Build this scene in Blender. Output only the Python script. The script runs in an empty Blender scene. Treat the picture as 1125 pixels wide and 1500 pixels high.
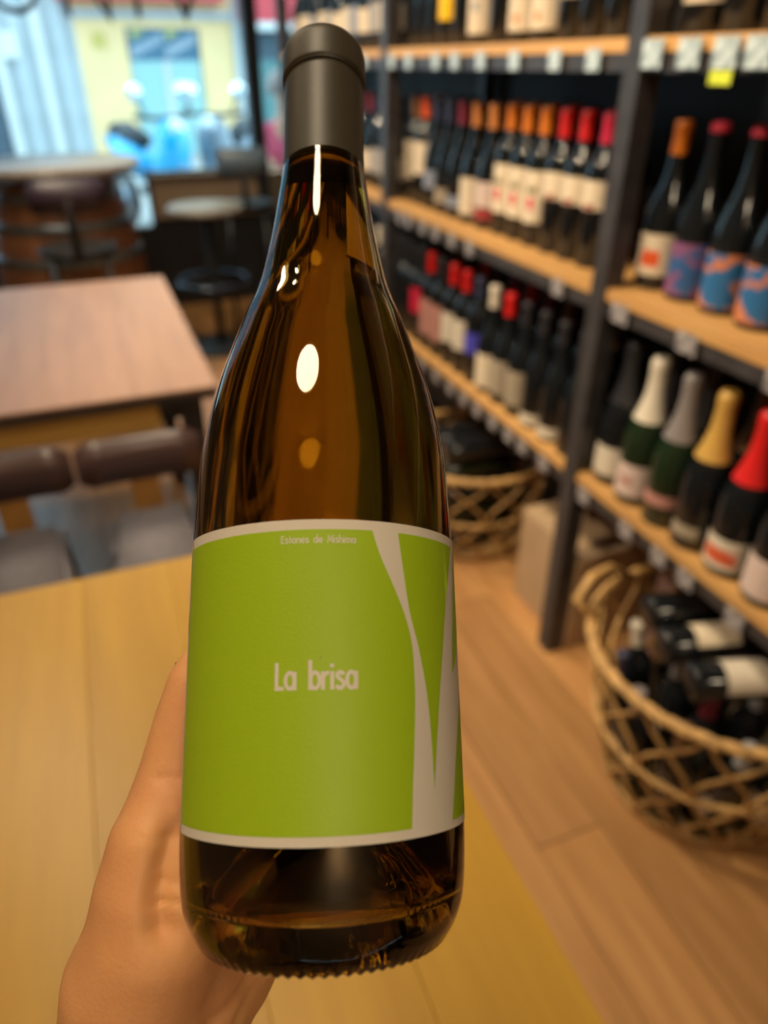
import bpy, bmesh, math, random
from mathutils import Vector, Matrix
import numpy as np
random.seed(7)
PI = math.pi
SC = bpy.context.scene
COL = SC.collection
W, HH, F = 1125, 1500, 1050.0

# ------------------------------------------------------------------ camera
cam_d = bpy.data.cameras.new('camera')
cam = bpy.data.objects.new('camera', cam_d); COL.objects.link(cam)
cam.location = (0, 0, 1.37)
cam.rotation_euler = (math.radians(58), 0, math.radians(-21.3))
cam_d.sensor_width = 36; cam_d.lens = F / HH * 36
cam_d.clip_start = 0.01; cam_d.clip_end = 200
cam_d.dof.use_dof = True; cam_d.dof.focus_distance = 0.215; cam_d.dof.aperture_fstop = 6.4
SC.camera = cam
bpy.context.view_layer.update()
CM = Matrix.LocRotScale(cam.location, cam.rotation_euler, (1, 1, 1))

# ------------------------------------------------------------------ world, exposure
w = bpy.data.worlds.new('sky'); SC.world = w; w.use_nodes = True
bg = w.node_tree.nodes['Background']; bg.inputs[0].default_value = (0.56, 0.83, 1.0, 1); bg.inputs[1].default_value = 4.0
SC.view_settings.view_transform = 'Standard'; SC.view_settings.look = 'None'
SC.view_settings.gamma = 1; SC.view_settings.use_curve_mapping = False
SC.view_settings.exposure = 0.08
cy = SC.cycles
cy.max_bounces = 14; cy.transmission_bounces = 14; cy.glossy_bounces = 6; cy.transparent_max_bounces = 12; cy.diffuse_bounces = 4
cy.sample_clamp_indirect = 4.0; cy.adaptive_threshold = .005; cy.use_denoising = True; cy.caustics_reflective = False; cy.caustics_refractive = False

WARM = (1.0, 0.80, 0.55)

# ------------------------------------------------------------------ materials
MATS = {}
def inp(b, n, v):
    if n in b.inputs: b.inputs[n].default_value = v
def mat(name, col, rough=0.5, metal=0.0, coat=0.0, noise=0.0, nscale=20.0, bump=0.0, bscale=60.0, spec=0.5, stretch=(1, 1, 1), col2=None, trans=0, emit=None, estr=0, sss=0, ior=None, sharp=None, bdist=.002):
    if name in MATS: return MATS[name]
    m = bpy.data.materials.new(name); m.use_nodes = True; nt = m.node_tree; b = nt.nodes['Principled BSDF']
    c = (*col, 1); inp(b, 'Base Color', c); inp(b, 'Roughness', rough); inp(b, 'Metallic', metal); inp(b, 'Coat Weight', coat); inp(b, 'Coat Roughness', 0.08)
    inp(b, 'Specular IOR Level', spec); inp(b, 'Transmission Weight', trans)
    if ior: inp(b, 'IOR', ior)
    if sss: inp(b, 'Subsurface Weight', sss); inp(b, 'Subsurface Radius', (1.0, 0.35, 0.15)); inp(b, 'Subsurface Scale', 0.006)
    if emit: inp(b, 'Emission Color', (*emit, 1)); inp(b, 'Emission Strength', estr)
    tc = None
    def coords(s):
        nonlocal tc
        if tc is None: tc = nt.nodes.new('ShaderNodeTexCoord')
        mp = nt.nodes.new('ShaderNodeMapping'); mp.inputs['Scale'].default_value = s
        nt.links.new(tc.outputs['Object'], mp.inputs['Vector']); return mp.outputs[0]
    if noise or col2:
        n = nt.nodes.new('ShaderNodeTexNoise'); n.inputs['Scale'].default_value = nscale; n.inputs['Detail'].default_value = 4
        nt.links.new(coords(stretch), n.inputs['Vector'])
        r = nt.nodes.new('ShaderNodeValToRGB')
        c2 = col2 if col2 else tuple(x * (1 - noise) for x in col)
        r.color_ramp.elements[0].color = (*c2, 1); r.color_ramp.elements[1].color = c
        r.color_ramp.elements[0].position, r.color_ramp.elements[1].position = sharp if sharp else (0.35, 0.65)
        nt.links.new(n.outputs['Fac'], r.inputs['Fac']); nt.links.new(r.outputs[0], b.inputs['Base Color'])
    if bump:
        n2 = nt.nodes.new('ShaderNodeTexNoise'); n2.inputs['Scale'].default_value = bscale; n2.inputs['Detail'].default_value = 3
        nt.links.new(coords(stretch), n2.inputs['Vector'])
        bp = nt.nodes.new('ShaderNodeBump'); bp.inputs['Strength'].default_value = bump; bp.inputs['Distance'].default_value = bdist
        nt.links.new(n2.outputs['Fac'], bp.inputs['Height']); nt.links.new(bp.outputs[0], b.inputs['Normal'])
    MATS[name] = m
    return m
def wood(name, light, dark, rough=0.4, coat=0.0, scale=6.0, along='y'):
    """boards: long streaks of grain along one axis, each object its own tone"""
    if name in MATS: return MATS[name]
    m = bpy.data.materials.new(name); m.use_nodes = True; nt = m.node_tree; b = nt.nodes['Principled BSDF']
    tc = nt.nodes.new('ShaderNodeTexCoord'); mp = nt.nodes.new('ShaderNodeMapping'); oi = nt.nodes.new('ShaderNodeObjectInfo')
    mp.inputs['Scale'].default_value = {'y': (6, .5, 6), 'x': (.5, 6, 6), 'z': (6, 6, .5)}[along]
    nt.links.new(tc.outputs['Object'], mp.inputs['Vector']); nt.links.new(oi.outputs['Random'], mp.inputs['Rotation'])
    ad = nt.nodes.new('ShaderNodeVectorMath'); ad.operation = 'ADD'; sc = nt.nodes.new('ShaderNodeVectorMath'); sc.operation = 'SCALE'
    cb = nt.nodes.new('ShaderNodeCombineXYZ')
    for i in range(3): nt.links.new(oi.outputs['Random'], cb.inputs[i])
    nt.links.new(cb.outputs[0], sc.inputs[0]); sc.inputs['Scale'].default_value = 37
    nt.links.remove(mp.inputs['Rotation'].links[0])
    nt.links.new(mp.outputs[0], ad.inputs[0]); nt.links.new(sc.outputs[0], ad.inputs[1])
    n = nt.nodes.new('ShaderNodeTexNoise'); n.inputs['Scale'].default_value = scale; n.inputs['Detail'].default_value = 6; n.inputs['Roughness'].default_value = .6
    nt.links.new(ad.outputs[0], n.inputs['Vector'])
    r = nt.nodes.new('ShaderNodeValToRGB'); r.color_ramp.elements[0].color = (*dark, 1); r.color_ramp.elements[1].color = (*light, 1)
    r.color_ramp.elements[0].position = .3; r.color_ramp.elements[1].position = .68
    nt.links.new(n.outputs['Fac'], r.inputs['Fac'])
    hs = nt.nodes.new('ShaderNodeHueSaturation'); mr = nt.nodes.new('ShaderNodeMapRange'); mr.inputs['To Min'].default_value = .84; mr.inputs['To Max'].default_value = 1.12
    nt.links.new(oi.outputs['Random'], mr.inputs['Value']); nt.links.new(mr.outputs[0], hs.inputs['Value']); nt.links.new(r.outputs[0], hs.inputs['Color'])
    nt.links.new(hs.outputs[0], b.inputs['Base Color'])
    inp(b, 'Roughness', rough); inp(b, 'Coat Weight', coat)
    bp = nt.nodes.new('ShaderNodeBump'); bp.inputs['Strength'].default_value = .15; bp.inputs['Distance'].default_value = .001
    nt.links.new(n.outputs['Fac'], bp.inputs['Height']); nt.links.new(bp.outputs[0], b.inputs['Normal'])
    MATS[name] = m; return m
def pane_mat():
    m = bpy.data.materials.new('window_glass'); m.use_nodes = True; nt = m.node_tree
    for n in list(nt.nodes): nt.nodes.remove(n)
    o = nt.nodes.new('ShaderNodeOutputMaterial'); mx = nt.nodes.new('ShaderNodeMixShader'); fr = nt.nodes.new('ShaderNodeFresnel'); fr.inputs[0].default_value = 1.45
    t = nt.nodes.new('ShaderNodeBsdfTransparent'); t.inputs[0].default_value = (.93, .97, .97, 1); g = nt.nodes.new('ShaderNodeBsdfGlossy'); g.inputs['Roughness'].default_value = .02
    nt.links.new(fr.outputs[0], mx.inputs[0]); nt.links.new(t.outputs[0], mx.inputs[1]); nt.links.new(g.outputs[0], mx.inputs[2]); nt.links.new(mx.outputs[0], o.inputs[0])
    return m

M_oak = wood('oak_table', (.58, .335, .042), (.47, .26, .035), .36, 0, 4)
M_walnut = wood('brown_table', (.43, .235, .13), (.32, .165, .09), .45, 0, 4)
M_floor = wood('oak_floor', (.50, .265, .10), (.35, .17, .058), .42, .05, 5)
M_shelf = wood('pine_shelf', (.58, .33, .115), (.46, .24, .08), .5, 0, 8)
M_apron = wood('pine_beam', (.72, .42, .10), (.55, .30, .06), .5, 0, 8, 'x')
M_barrel = wood('barrel_oak', (.30, .13, .06), (.16, .07, .035), .5, 0, 8, 'z')
M_steel = mat('dark_steel', (.060, .056, .060), .45, .3, noise=.3, nscale=30)
M_hoop = mat('hoop_steel', (.22, .27, .32), .35, .8)
M_black = mat('black_panel', (.012, .013, .016), .6, noise=.3, nscale=5)
M_wall = mat('warm_plaster', (.42, .33, .24), .8, noise=.1, nscale=3, bump=.1)
M_ceil = mat('dark_ceiling', (.20, .16, .13), .8, noise=.15, nscale=3)
M_rattan = mat('rattan', (.60, .36, .13), .5, noise=.4, nscale=60, bump=.4, bscale=200)
M_card = mat('cardboard', (.42, .29, .17), .8, noise=.15, nscale=10)
M_crate = wood('crate_wood', (.34, .19, .075), (.22, .11, .04), .6, 0, 8, 'y')
M_mauve = mat('mauve_carton', (.30, .19, .17), .7, noise=.2, nscale=15)
M_tag = mat('tag_card', (.55, .66, .70), .35, col2=(.30, .38, .42), nscale=60, sharp=(.45, .55))
M_tag2 = mat('tag_card_grey', (.34, .32, .33), .35, col2=(.17, .16, .17), nscale=60, sharp=(.45, .55))
M_tagy = mat('tag_yellow', (.62, .72, .05), .5, noise=.1)
M_grey_fabric = mat('grey_upholstery', (.21, .20, .23), .8, noise=.15, nscale=40, bump=.2, bscale=300)
M_chairwood = wood('dark_chair_wood', (.12, .070, .066), (.08, .045, .042), .32, .15, 5, 'x')
M_brass = mat('pine_block', (.50, .24, .05), .5, noise=.2)
M_glass = pane_mat()

# ------------------------------------------------------------------ mesh helpers
def mesh(name, V, Fc, smooth=False):
    me = bpy.data.meshes.new(name); me.from_pydata([tuple(v) for v in V], [], [tuple(f) for f in Fc]); me.update()
    if smooth: me.polygons.foreach_set('use_smooth', [True] * len(me.polygons))
    return me
def link(name, me, m=None, parent=None, loc=None):
    o = bpy.data.objects.new(name, me); COL.objects.link(o)
    if m is not None and me is not None and not me.materials: me.materials.append(m)
    elif m is not None and me is not None and me.materials[0] != m:
        o.material_slots[0].link = 'OBJECT'; o.material_slots[0].material = m
    if parent: o.parent = parent
    if loc: o.location = loc
    return o
def tag(o, label, cat, group=None, kind=None):
    if label: o['label'] = label
    if cat: o['category'] = cat
    if group: o['group'] = group
    if kind: o['kind'] = kind
    return o
def thing(name, loc, label, cat, group=None, rz=0):
    o = bpy.data.objects.new(name, None); COL.objects.link(o); o.location = loc; o.rotation_euler = (0, 0, rz); o.empty_display_size = .05
    return tag(o, label, cat, group)
def struct(o): o['kind'] = 'structure'; return o
def box(x0, x1, y0, y1, z0, z1, b=0.0):
    bm = bmesh.new(); bmesh.ops.create_cube(bm, size=1)
    for v in bm.verts: v.co = ((x0 + x1) / 2 + v.co.x * (x1 - x0), (y0 + y1) / 2 + v.co.y * (y1 - y0), (z0 + z1) / 2 + v.co.z * (z1 - z0))
    if b: bmesh.ops.bevel(bm, geom=bm.edges[:], offset=b, segments=1, affect='EDGES')
    me = bpy.data.meshes.new('box'); bm.to_mesh(me); bm.free(); return me
def boxo(name, x0, x1, y0, y1, z0, z1, m, parent=None, b=0.0):
    """box whose object origin sits at its centre"""
    cx, cy_, cz = (x0 + x1) / 2, (y0 + y1) / 2, (z0 + z1) / 2
    return link(name, box(x0 - cx, x1 - cx, y0 - cy_, y1 - cy_, z0 - cz, z1 - cz, b), m, parent, (cx, cy_, cz))
def lathe(prof, n=24, cap0=True, cap1=True):
    V = []; Fc = []
    for r, z in prof:
        for k in range(n): a = 2 * PI * k / n; V.append((r * math.cos(a), r * math.sin(a), z))
    for i in range(len(prof) - 1):
        for k in range(n):
            a, b = i * n + k, i * n + (k + 1) % n; Fc.append((a, b, b + n, a + n))
    if cap0: Fc.append(tuple(reversed(range(n))))
    if cap1: Fc.append(tuple(range((len(prof) - 1) * n, len(prof) * n)))
    return V, Fc
def lathe_mesh(prof, n=24, **k): V, Fc = lathe(prof, n, **k); return mesh('lathe', V, Fc, True)
def tube(path, r, n=8, closed=False):
    P = [Vector(p) for p in path]; N = len(P); V = []; Fc = []
    rr = r if isinstance(r, (list, tuple)) else [r] * N
    up = None
    for i in range(N):
        t = (P[(i + 1) % N] - P[i - 1]) if closed else (P[min(i + 1, N - 1)] - P[max(i - 1, 0)])
        t.normalize()
        if up is None: up = t.orthogonal().normalized()
        up = (up - t * up.dot(t)).normalized(); s = t.cross(up)
        for k in range(n): a = 2 * PI * k / n; V.append(P[i] + (up * math.cos(a) + s * math.sin(a)) * rr[i])
    for i in range(N if closed else N - 1):
        j = (i + 1) % N
        for k in range(n): Fc.append((i * n + k, i * n + (k + 1) % n, j * n + (k + 1) % n, j * n + k))
    if not closed: Fc.append(tuple(reversed(range(n)))); Fc.append(tuple(range((N - 1) * n, N * n)))
    return V, Fc
def tubem(path, r, n=8, closed=False): V, Fc = tube(path, r, n, closed); return mesh('tube', V, Fc, True)
def join(parts):
    V = []; Fc = []
    for v, f in parts:
        o = len(V); V += list(v); Fc += [tuple(i + o for i in ff) for ff in f]
    return V, Fc
def panel_curved(wd, z0, z1, sag, th, n=10, rc=.02):
    """curved upright board, rounded corners, centred on x, bowing to +y"""
    V = []; Fc = []
    for s in (0, 1):
        for i in range(n + 1):
            u = -1 + 2 * i / n; x = u * wd / 2; y = sag * (1 - u * u) + s * th
            e = rc * max(0, abs(u) - .8) / .2
            V += [(x, y, z0 + e), (x, y, z1 - e)]
    N = 2 * (n + 1)
    for i in range(n):
        a = 2 * i; Fc += [(a, a + 2, a + 3, a + 1), (N + a, N + a + 1, N + a + 3, N + a + 2), (a, N + a, N + a + 2, a + 2), (a + 1, a + 3, N + a + 3, N + a + 1)]
    Fc += [(0, 1, N + 1, N), (2 * n, N + 2 * n, N + 2 * n + 1, 2 * n + 1)]
    return V, Fc

# ------------------------------------------------------------------ the room
def plain(name, x0, x1, y0, y1, z0, z1, m): return struct(boxo(name, x0, x1, y0, y1, z0, z1, m))
floor = struct(link('floor', box(-3.0, 1.5, -2.2, 5.06, -.06, -.012), M_black))
pl_w = .155
k = 0
for ix in range(19):
    x0 = -1.40 + ix * pl_w
    off = (ix * .53) % 1.3
    y = -1.5 - off
    while y < 5.0:
        y1 = min(y + 1.3, 5.0)
        if y1 > -.6:
            o = boxo('floor_plank', x0 + .0012, x0 + pl_w - .0012, max(y, -1.5) + .0012, y1 - .0012, -.012, random.uniform(-.0006, .0006), M_floor, floor)
        y += 1.3
struct(boxo('floor', -3.0, -1.402, -2.2, 5.0, -.012, 0, M_floor)).name = 'floor_far_strip'
plain('ceiling', -3.0, 1.5, -2.2, 5.06, 2.9, 2.98, M_ceil)
plain('wall_left', -3.1, -3.0, -2.2, 5.06, 0, 2.9, M_wall)
plain('wall_back', -3.0, 1.5, -2.3, -2.2, 0, 2.9, M_wall)
plain('wall_right', 1.42, 1.5, -2.2, 4.98, 0, 2.9, M_black)
# window wall at y = 5
plain('wall_front', -3.0, -1.65, 4.98, 5.06, 0, 2.9, M_wall)
plain('wall_front_top', -1.65, 2.4, 4.98, 5.06, 2.55, 2.9, M_wall)
plain('wall_front_low', -1.65, .41, 4.98, 5.06, 0, .50, M_black)
plain('wall_front_sill', .41, 2.4, 4.985, 5.06, 0, .56, M_black)
plain('wall_right_front', 2.4, 2.5, 4.0, 5.06, 0, 2.9, M_wall)
plain('wall_right_recess', 1.5, 2.4, 3.95, 4.0, 0, 2.9, M_black)
plain('ceiling_recess', 1.5, 2.5, 4.0, 5.06, 2.9, 2.98, M_ceil)
plain('floor_recess', 1.5, 2.4, 4.0, 5.06, -.06, 0, M_floor)
M_frame = mat('frame_black', (.020, .024, .030), .4)
M_sillwood = wood('sill_board', (.34, .27, .20), (.27, .20, .14), .5, 0, 4, 'x')
plain('trim_1', .41, 1.06, 4.955, 4.985, .55, .785, M_sillwood)
plain('trim_2', .40, 1.07, 4.92, 5.06, .785, .80, M_sillwood)
plain('trim_3', 1.145, 2.4, 4.955, 4.985, .55, .785, mat('trim_dark', (.12, .10, .07), .5))
plain('wall_front_mullion', 1.06, 1.145, 4.96, 5.06, .5, 2.55, M_frame)
plain('wall_front_mullion_low', .385, .425, 4.97, 5.05, .5, .80, M_frame)
for i, (xa, xb, za) in enumerate(((-1.65, 1.06, .80), (1.145, 2.4, .80), (-1.65, .385, .50))):
    zb_ = 2.55 if za > .6 else .80
    wn = struct(boxo('window_%d' % (i + 1), xa, xb, 5.018, 5.024, za, zb_, M_glass))
    fr = [box_ for box_ in ((xa, xb, 5.0, 5.045, za, za + .012), (xa, xb, 5.0, 5.045, zb_ - .03, zb_))] if i < 2 else []
    for a in fr: boxo('window_frame', *a, M_frame).parent = wn; 
for o in list(COL.objects):
    if o.name.startswith('window_frame') and o.parent: o.location = Vector(o.location) - Vector(o.parent.location)

# lettering on the shop window, seen mirrored from inside
def ribbon(pts, wd, closed=False):
    P = [Vector((p[0], p[1])) for p in pts]; N = len(P); L = []; R = []
    for i in range(N):
        a = P[i - 1] if (i > 0 or closed) else None; c = P[(i + 1) % N] if (i < N - 1 or closed) else None
        d1 = (P[i] - a).normalized() if a is not None else None; d2 = (c - P[i]).normalized() if c is not None else None
        if d1 is None: d1 = d2
        if d2 is None: d2 = d1
        t = (d1 + d2).normalized(); n = Vector((-t.y, t.x)); sc = 1 / max(.4, n.dot(Vector((-d1.y, d1.x))))
        L.append(P[i] + n * wd / 2 * sc); R.append(P[i] - n * wd / 2 * sc)
    quads = []
    for i in range(N if closed else N - 1):
        j = (i + 1) % N; quads.append([L[i], R[i], R[j], L[j]])
    return quads
def arc(cx, cy_, rx, ry, a0, a1, n=18): return [(cx + rx * math.cos(math.radians(a0 + (a1 - a0) * i / n)), cy_ + ry * math.sin(math.radians(a0 + (a1 - a0) * i / n))) for i in range(n + 1)]
def decal_letter(name, strokes, closed=False):
    V = []; Fc = []
    for st in strokes:
        for q in ribbon(st, .030, closed):
            i = len(V); V += [(p.x, 0, p.y) for p in q]; V += [(p.x, .0015, p.y) for p in q]
            Fc += [(i, i + 1, i + 2, i + 3), (i + 7, i + 6, i + 5, i + 4), (i, i + 4, i + 5, i + 1), (i + 1, i + 5, i + 6, i + 2), (i + 2, i + 6, i + 7, i + 3), (i + 3, i + 7, i + 4, i)]
    return mesh(name, V, Fc)
M_decal = mat('decal_black', (.02, .03, .035), .5)
sign = thing('window_lettering', (0, 5.0155, 1.59), 'black shop lettering on the window glass, seen mirrored from inside', 'sign')
link('letter', decal_letter('l', [arc(-.13, .15, .12, .135, 0, 350)], True), M_decal, sign)
link('letter', decal_letter('l', [[(.125, 0), (.125, .3), (.335, 0), (.335, .3)]]), M_decal, sign)
link('letter', decal_letter('l', [[(.49, 0), (.49, .3)]]), M_decal, sign)
link('letter', decal_letter('l', [[(.62, .3), (.75, 0.01), (.88, .3)]]), M_decal, sign)

# ------------------------------------------------------------------ ceiling lights (the room's own lamps and one added fill)
M_lamp = mat('lamp_diffuser', (.9, .85, .7), .5, emit=WARM, estr=28)
M_spot = mat('spot_lamp', (.9, .85, .7), .5, emit=(1, .78, .5), estr=8)
M_white = mat('white_metal', (.8, .78, .74), .4)
def disc_lamp(x, y, lab, r=.25):
    t = thing('ceiling_light', (x, y, 2.9), lab, 'lamp', None)
    link('housing', lathe_mesh([(r * .9, 0), (r + .02, -.01), (r + .02, -.06), (r + .002, -.062)], 40), M_white, t)
    link('diffuser', lathe_mesh([(.01, -.095), (r * .5, -.088), (r * .85, -.075), (r, -.06), (r, -.05)], 40), M_lamp, t)
disc_lamp(-.17, .44, 'round glowing ceiling light mirrored in the held bottle')
disc_lamp(-.62, 2.45, 'round glowing ceiling light above the brown table', .22)
disc_lamp(-.10, -1.85, 'added round fill light behind the photographer', .28)  # added fill to brighten label and hand; its reflection makes the amber disc
for si, (sx_, y) in enumerate(((-1.2, 1.0), (-.30, 1.5), (-.30, 2.2), (-.30, 2.9), (-.30, 3.55))):
    t = thing('spotlight', (sx_, y, 2.9), '%s ceiling spotlight from the camera, facing the wine shelves' % ('nearest', 'second', 'third', 'fourth', 'farthest')[si], 'lamp', 'spotlights along the shelves')
    link('housing', lathe_mesh([(.055, 0), (.055, -.12), (.05, -.122), (.046, -.03)], 20), M_black, t)
    link('bulb', lathe_mesh([(.006, -.034), (.040, -.032), (.040, -.02)], 20), M_spot, t)
    ld = bpy.data.lights.new('spot', 'SPOT'); ld.energy = 170 if si == 0 else 125 if si == 1 else 88; ld.color = (1, .80, .55); ld.spot_size = math.radians(37 if si == 0 else 98); ld.spot_blend = .7; ld.shadow_soft_size = .045
    lo = bpy.data.objects.new('spot_beam', ld); COL.objects.link(lo); lo.parent = t; lo.location = (0, 0, -.13)
    lo.rotation_euler = (0, math.radians(-51), math.radians(3)) if si == 0 else (0, math.radians(-40), 0)

# ------------------------------------------------------------------ the shelving
SX0, SX1 = .95, 1.33
TOPS = (1.41, .985, .562)
POSTS = (-.03, 1.225, 2.43, 3.72)
rack = thing('wine_rack', (SX0, 0, 0), 'long dark steel wine rack with light pine shelves', 'shelf')
def rp(name, x0, x1, y0, y1, z0, z1, m, b=0): o = boxo(name, x0, x1, y0, y1, z0, z1, m, rack, b); o.location = Vector(o.location) - Vector((SX0, 0, 0)); return o
for y in POSTS:
    rp('post', SX0 - .004, SX0 + .041, y - .0225, y + .0225, 0, 2.3, M_steel)
    rp('post', SX1 - .04, SX1, y - .02, y + .02, 0, 2.3, M_steel)
for z in TOPS + (1.84,):
    for a, b in zip(POSTS[:-1], POSTS[1:]):
        rp('shelf_board', SX0 + .002, SX1 - .042, a + .023, b - .023, z - .022, z, M_shelf)
        rp('front_rail', SX0 + .004, SX0 + .034, a + .0225, b - .0225, z - .052, z - .0225, M_steel)
        rp('back_rail', SX1 - .04, SX1 - .01, a + .02, b - .02, z - .052, z - .0225, M_black)
for a in POSTS:
    for z in TOPS + (1.84,): rp('side_rail', SX0 + .041, SX1 - .04, a - .012, a + .012, z - .052, z - .024, M_steel)
plain('wall_right_panel', SX1 + .015, SX1 + .035, -.2, 3.9, 0, 2.4, M_black)

# ------------------------------------------------------------------ shelf bottles
def prof_bordeaux(H=.30, R=.0375):
    return [(R * .9, 0), (R, .004), (R, .185), (R * .97, .197), (R * .80, .213), (R * .52, .228), (.0155, .243), (.0142, H - .03), (.0148, H - .012), (.0148, H)]
def prof_burgundy(H=.297, R=.0405):
    return [(R * .9, 0), (R, .005), (R, .130), (R * .96, .145), (R * .83, .165), (R * .62, .187), (R * .47, .208), (.0155, .235), (.0142, H - .03), (.0150, H - .012), (.0150, H)]
def prof_champ(H=.315, R=.044):
    return [(R * .88, 0), (R, .006), (R, .140), (R * .95, .158), (R * .80, .182), (R * .58, .210), (R * .42, .240), (.0165, .262), (.0150, H - .03), (.0165, H - .012), (.0165, H)]
PROF = {'bordeaux': prof_bordeaux(), 'burgundy': prof_burgundy(), 'champagne': prof_champ()}
def rad(prof, z):
    for (r0, z0), (r1, z1) in zip(prof[:-1], prof[1:]):
        if z0 <= z <= z1: return r0 + (r1 - r0) * (z - z0) / max(1e-9, z1 - z0)
    return prof[-1][0]
BODY = {k: lathe_mesh(p, 20) for k, p in PROF.items()}
M_bglass = {'dark': mat('dark_bottle_glass', (.006, .008, .010), .07, spec=.6), 'green': mat('green_bottle_glass', (.010, .022, .010), .07, spec=.6)}
CAPS = {}
def cap_mesh(kind, style):
    if (kind, style) in CAPS: return CAPS[(kind, style)]
    p = PROF[kind]; H = p[-1][1]
    if style == 'foil':   # flared sparkling-wine foil
        pr = [(rad(p, z) + .0012, z) for z in (.190, .205, .222, .240, .262)] + [(.0172, .285), (.0185, H - .018), (.0185, H - .004), (.0150, H + .004), (.004, H + .006)]
    elif style == 'wax':
        pr = [(rad(p, z) + .0012, z) for z in (H - .012, H - .006)] + [(.0160, H), (.0120, H + .003), (.003, H + .004)]
    else:
        pr = [(rad(p, z) + .0007, z) for z in (H - .055, H - .03, H - .014)] + [(.0160, H - .011), (.0160, H - .001), (.0140, H + .0012), (.003, H + .0016)]
    CAPS[(kind, style)] = lathe_mesh(pr, 18, cap0=False); return CAPS[(kind, style)]
LABS = {}
def patch(prof, z0, z1, a0, a1, off, nz=3, na=14):
    V = []; Fc = []
    for i in range(nz + 1):
        z = z0 + (z1 - z0) * i / nz; r = rad(prof, z) + off
        for j in range(na + 1): a = math.radians(a0 + (a1 - a0) * j / na); V.append((r * math.cos(a), r * math.sin(a), z))
    w_ = na + 1
    for i in range(nz):
        for j in range(na): q = i * w_ + j; Fc.append((q, q + 1, q + w_ + 1, q + w_))
    return mesh('patch', V, Fc, True)
def lab_mesh(kind, z0, z1, half=72, off=.0004):
    k_ = (kind, z0, z1, half, off)
    if k_ not in LABS: LABS[k_] = patch(PROF[kind], z0, z1, -half, half, off)
    return LABS[k_]
CC = {'red': (.55, .012, .012), 'crimson': (.50, .015, .05), 'orange': (.62, .17, .015), 'copper': (.55, .20, .05), 'maroon': (.18, .02, .04), 'black': (.02, .02, .025), 'navy': (.03, .035, .07),
      'white': (.62, .56, .46), 'gold': (.50, .30, .07), 'brown': (.16, .08, .035), 'silver': (.20, .18, .18), 'pink': (.58, .03, .07), 'vermilion': (.68, .10, .03), 'cream': (.66, .56, .42),
      'grey': (.30, .30, .32), 'yellow': (.80, .48, .01), 'blue': (.05, .05, .42), 'rose': (.42, .20, .17), 'burgundy': (.28, .03, .03), 'bluegrey': (.22, .25, .33), 'olive': (.20, .18, .10), 'taupe': (.32, .27, .20),
      'pinkwhite': (.58, .46, .42)}
def cmat(c, rough=.4): return mat('paint_' + c, CC[c], rough, noise=.08, nscale=80)
M_paint = mat('painted_art', (.50, .17, .07), .45, col2=(.02, .12, .30), nscale=30, sharp=(.52, .58))
M_paint2 = mat('painted_art_violet', (.18, .07, .17), .45, col2=(.02, .09, .25), nscale=25, sharp=(.46, .54))
M_paint3 = mat('painted_art_warm', (.65, .50, .40), .45, col2=(.55, .10, .04), nscale=30, sharp=(.46, .54))
def bottle(kind, x, y, z, label, group, cap='black', style='cap', lab=None, glass='dark', rz=None, prints=(), R=None):
    b = link('wine_bottle', BODY[kind], M_bglass[glass]); b.location = (x, y, z + .0005)
    b.rotation_euler = (0, 0, PI + .35 + (random.uniform(-.12, .12) if rz is None else rz))
    tag(b, label, 'bottle', group)
    if cap: link('foil' if style == 'foil' else 'capsule', cap_mesh(kind, style), cmat(cap, .35), b)
    if lab:
        c, z0, z1 = lab[:3]; half = lab[3] if len(lab) > 3 else 72
        m = c if not isinstance(c, str) else cmat(c, .6)
        lo = link('label', lab_mesh(kind, z0, z1, half), m, b)
        for (pc, p0, p1, ph) in prints:
            link('label_print', lab_mesh(kind, p0, p1, ph, .0007), pc if not isinstance(pc, str) else cmat(pc, .6), lo)
    return b
T1, T2, T3 = TOPS
ORD = ('first', 'second', 'third', 'fourth', 'fifth', 'sixth', 'seventh', 'eighth', 'ninth', 'tenth', 'eleventh', 'twelfth', 'thirteenth', 'fourteenth')
# middle shelf, left of the near post (front row, from the post away from the camera)
G = 'bottles on the middle shelf beyond the near post'
for i, (y, cap, nm) in enumerate(((1.385, 'crimson', 'crimson-capped red wine bottle hard against the near post, middle shelf'), (1.463, 'red', 'second red-capped bottle from the near post, small cream neck label, middle shelf'), (1.541, 'red', 'third red-capped bottle from the near post, next to the orange-capped ones, middle shelf'))):
    bottle('bordeaux', 1.040, y, T2, nm, G, cap, lab=('cream', .120, .176, 80), prints=(('burgundy', .122, .130, 20),))
for y, nm in ((1.622, 'nearest of the three orange-capped bottles with a grape printed on white label'), (1.700, 'middle of the three orange-capped bottles with a grape printed on white label'), (1.778, 'farthest of the three orange-capped bottles with a grape printed on white label')):
    bottle('bordeaux', 1.040, y, T2, nm, G, 'orange', lab=('cream', .055, .170, 82), prints=(('pink', .085, .112, 13), ('olive', .122, .136, 22)))
bottle('burgundy', 1.036, 1.862, T2, 'copper-capped bottle with cream label dark red at the foot, middle shelf', G, 'copper', lab=('pinkwhite', .055, .118), prints=(('burgundy', .024, .052, 70),))
bottle('burgundy', 1.036, 1.955, T2, 'copper-capped bottle with big plain cream label, middle shelf', G, 'copper', lab=('cream', .024, .118, 84))
for y, cap, lab, nm in ((2.040, 'maroon', ('bluegrey', .03, .06), 'maroon-capped dark bottle beyond the plain cream label, middle shelf'),
                        (2.124, 'navy', ('taupe', .03, .07), 'dark-capped bottle with low pale label, nearer of two, middle shelf'),
                        (2.208, 'navy', ('bluegrey', .06, .11), 'dark-capped bottle with grey label, farther of two, middle shelf')):
    bottle('burgundy', 1.036, y, T2, nm, G, cap, lab=lab)
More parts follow.
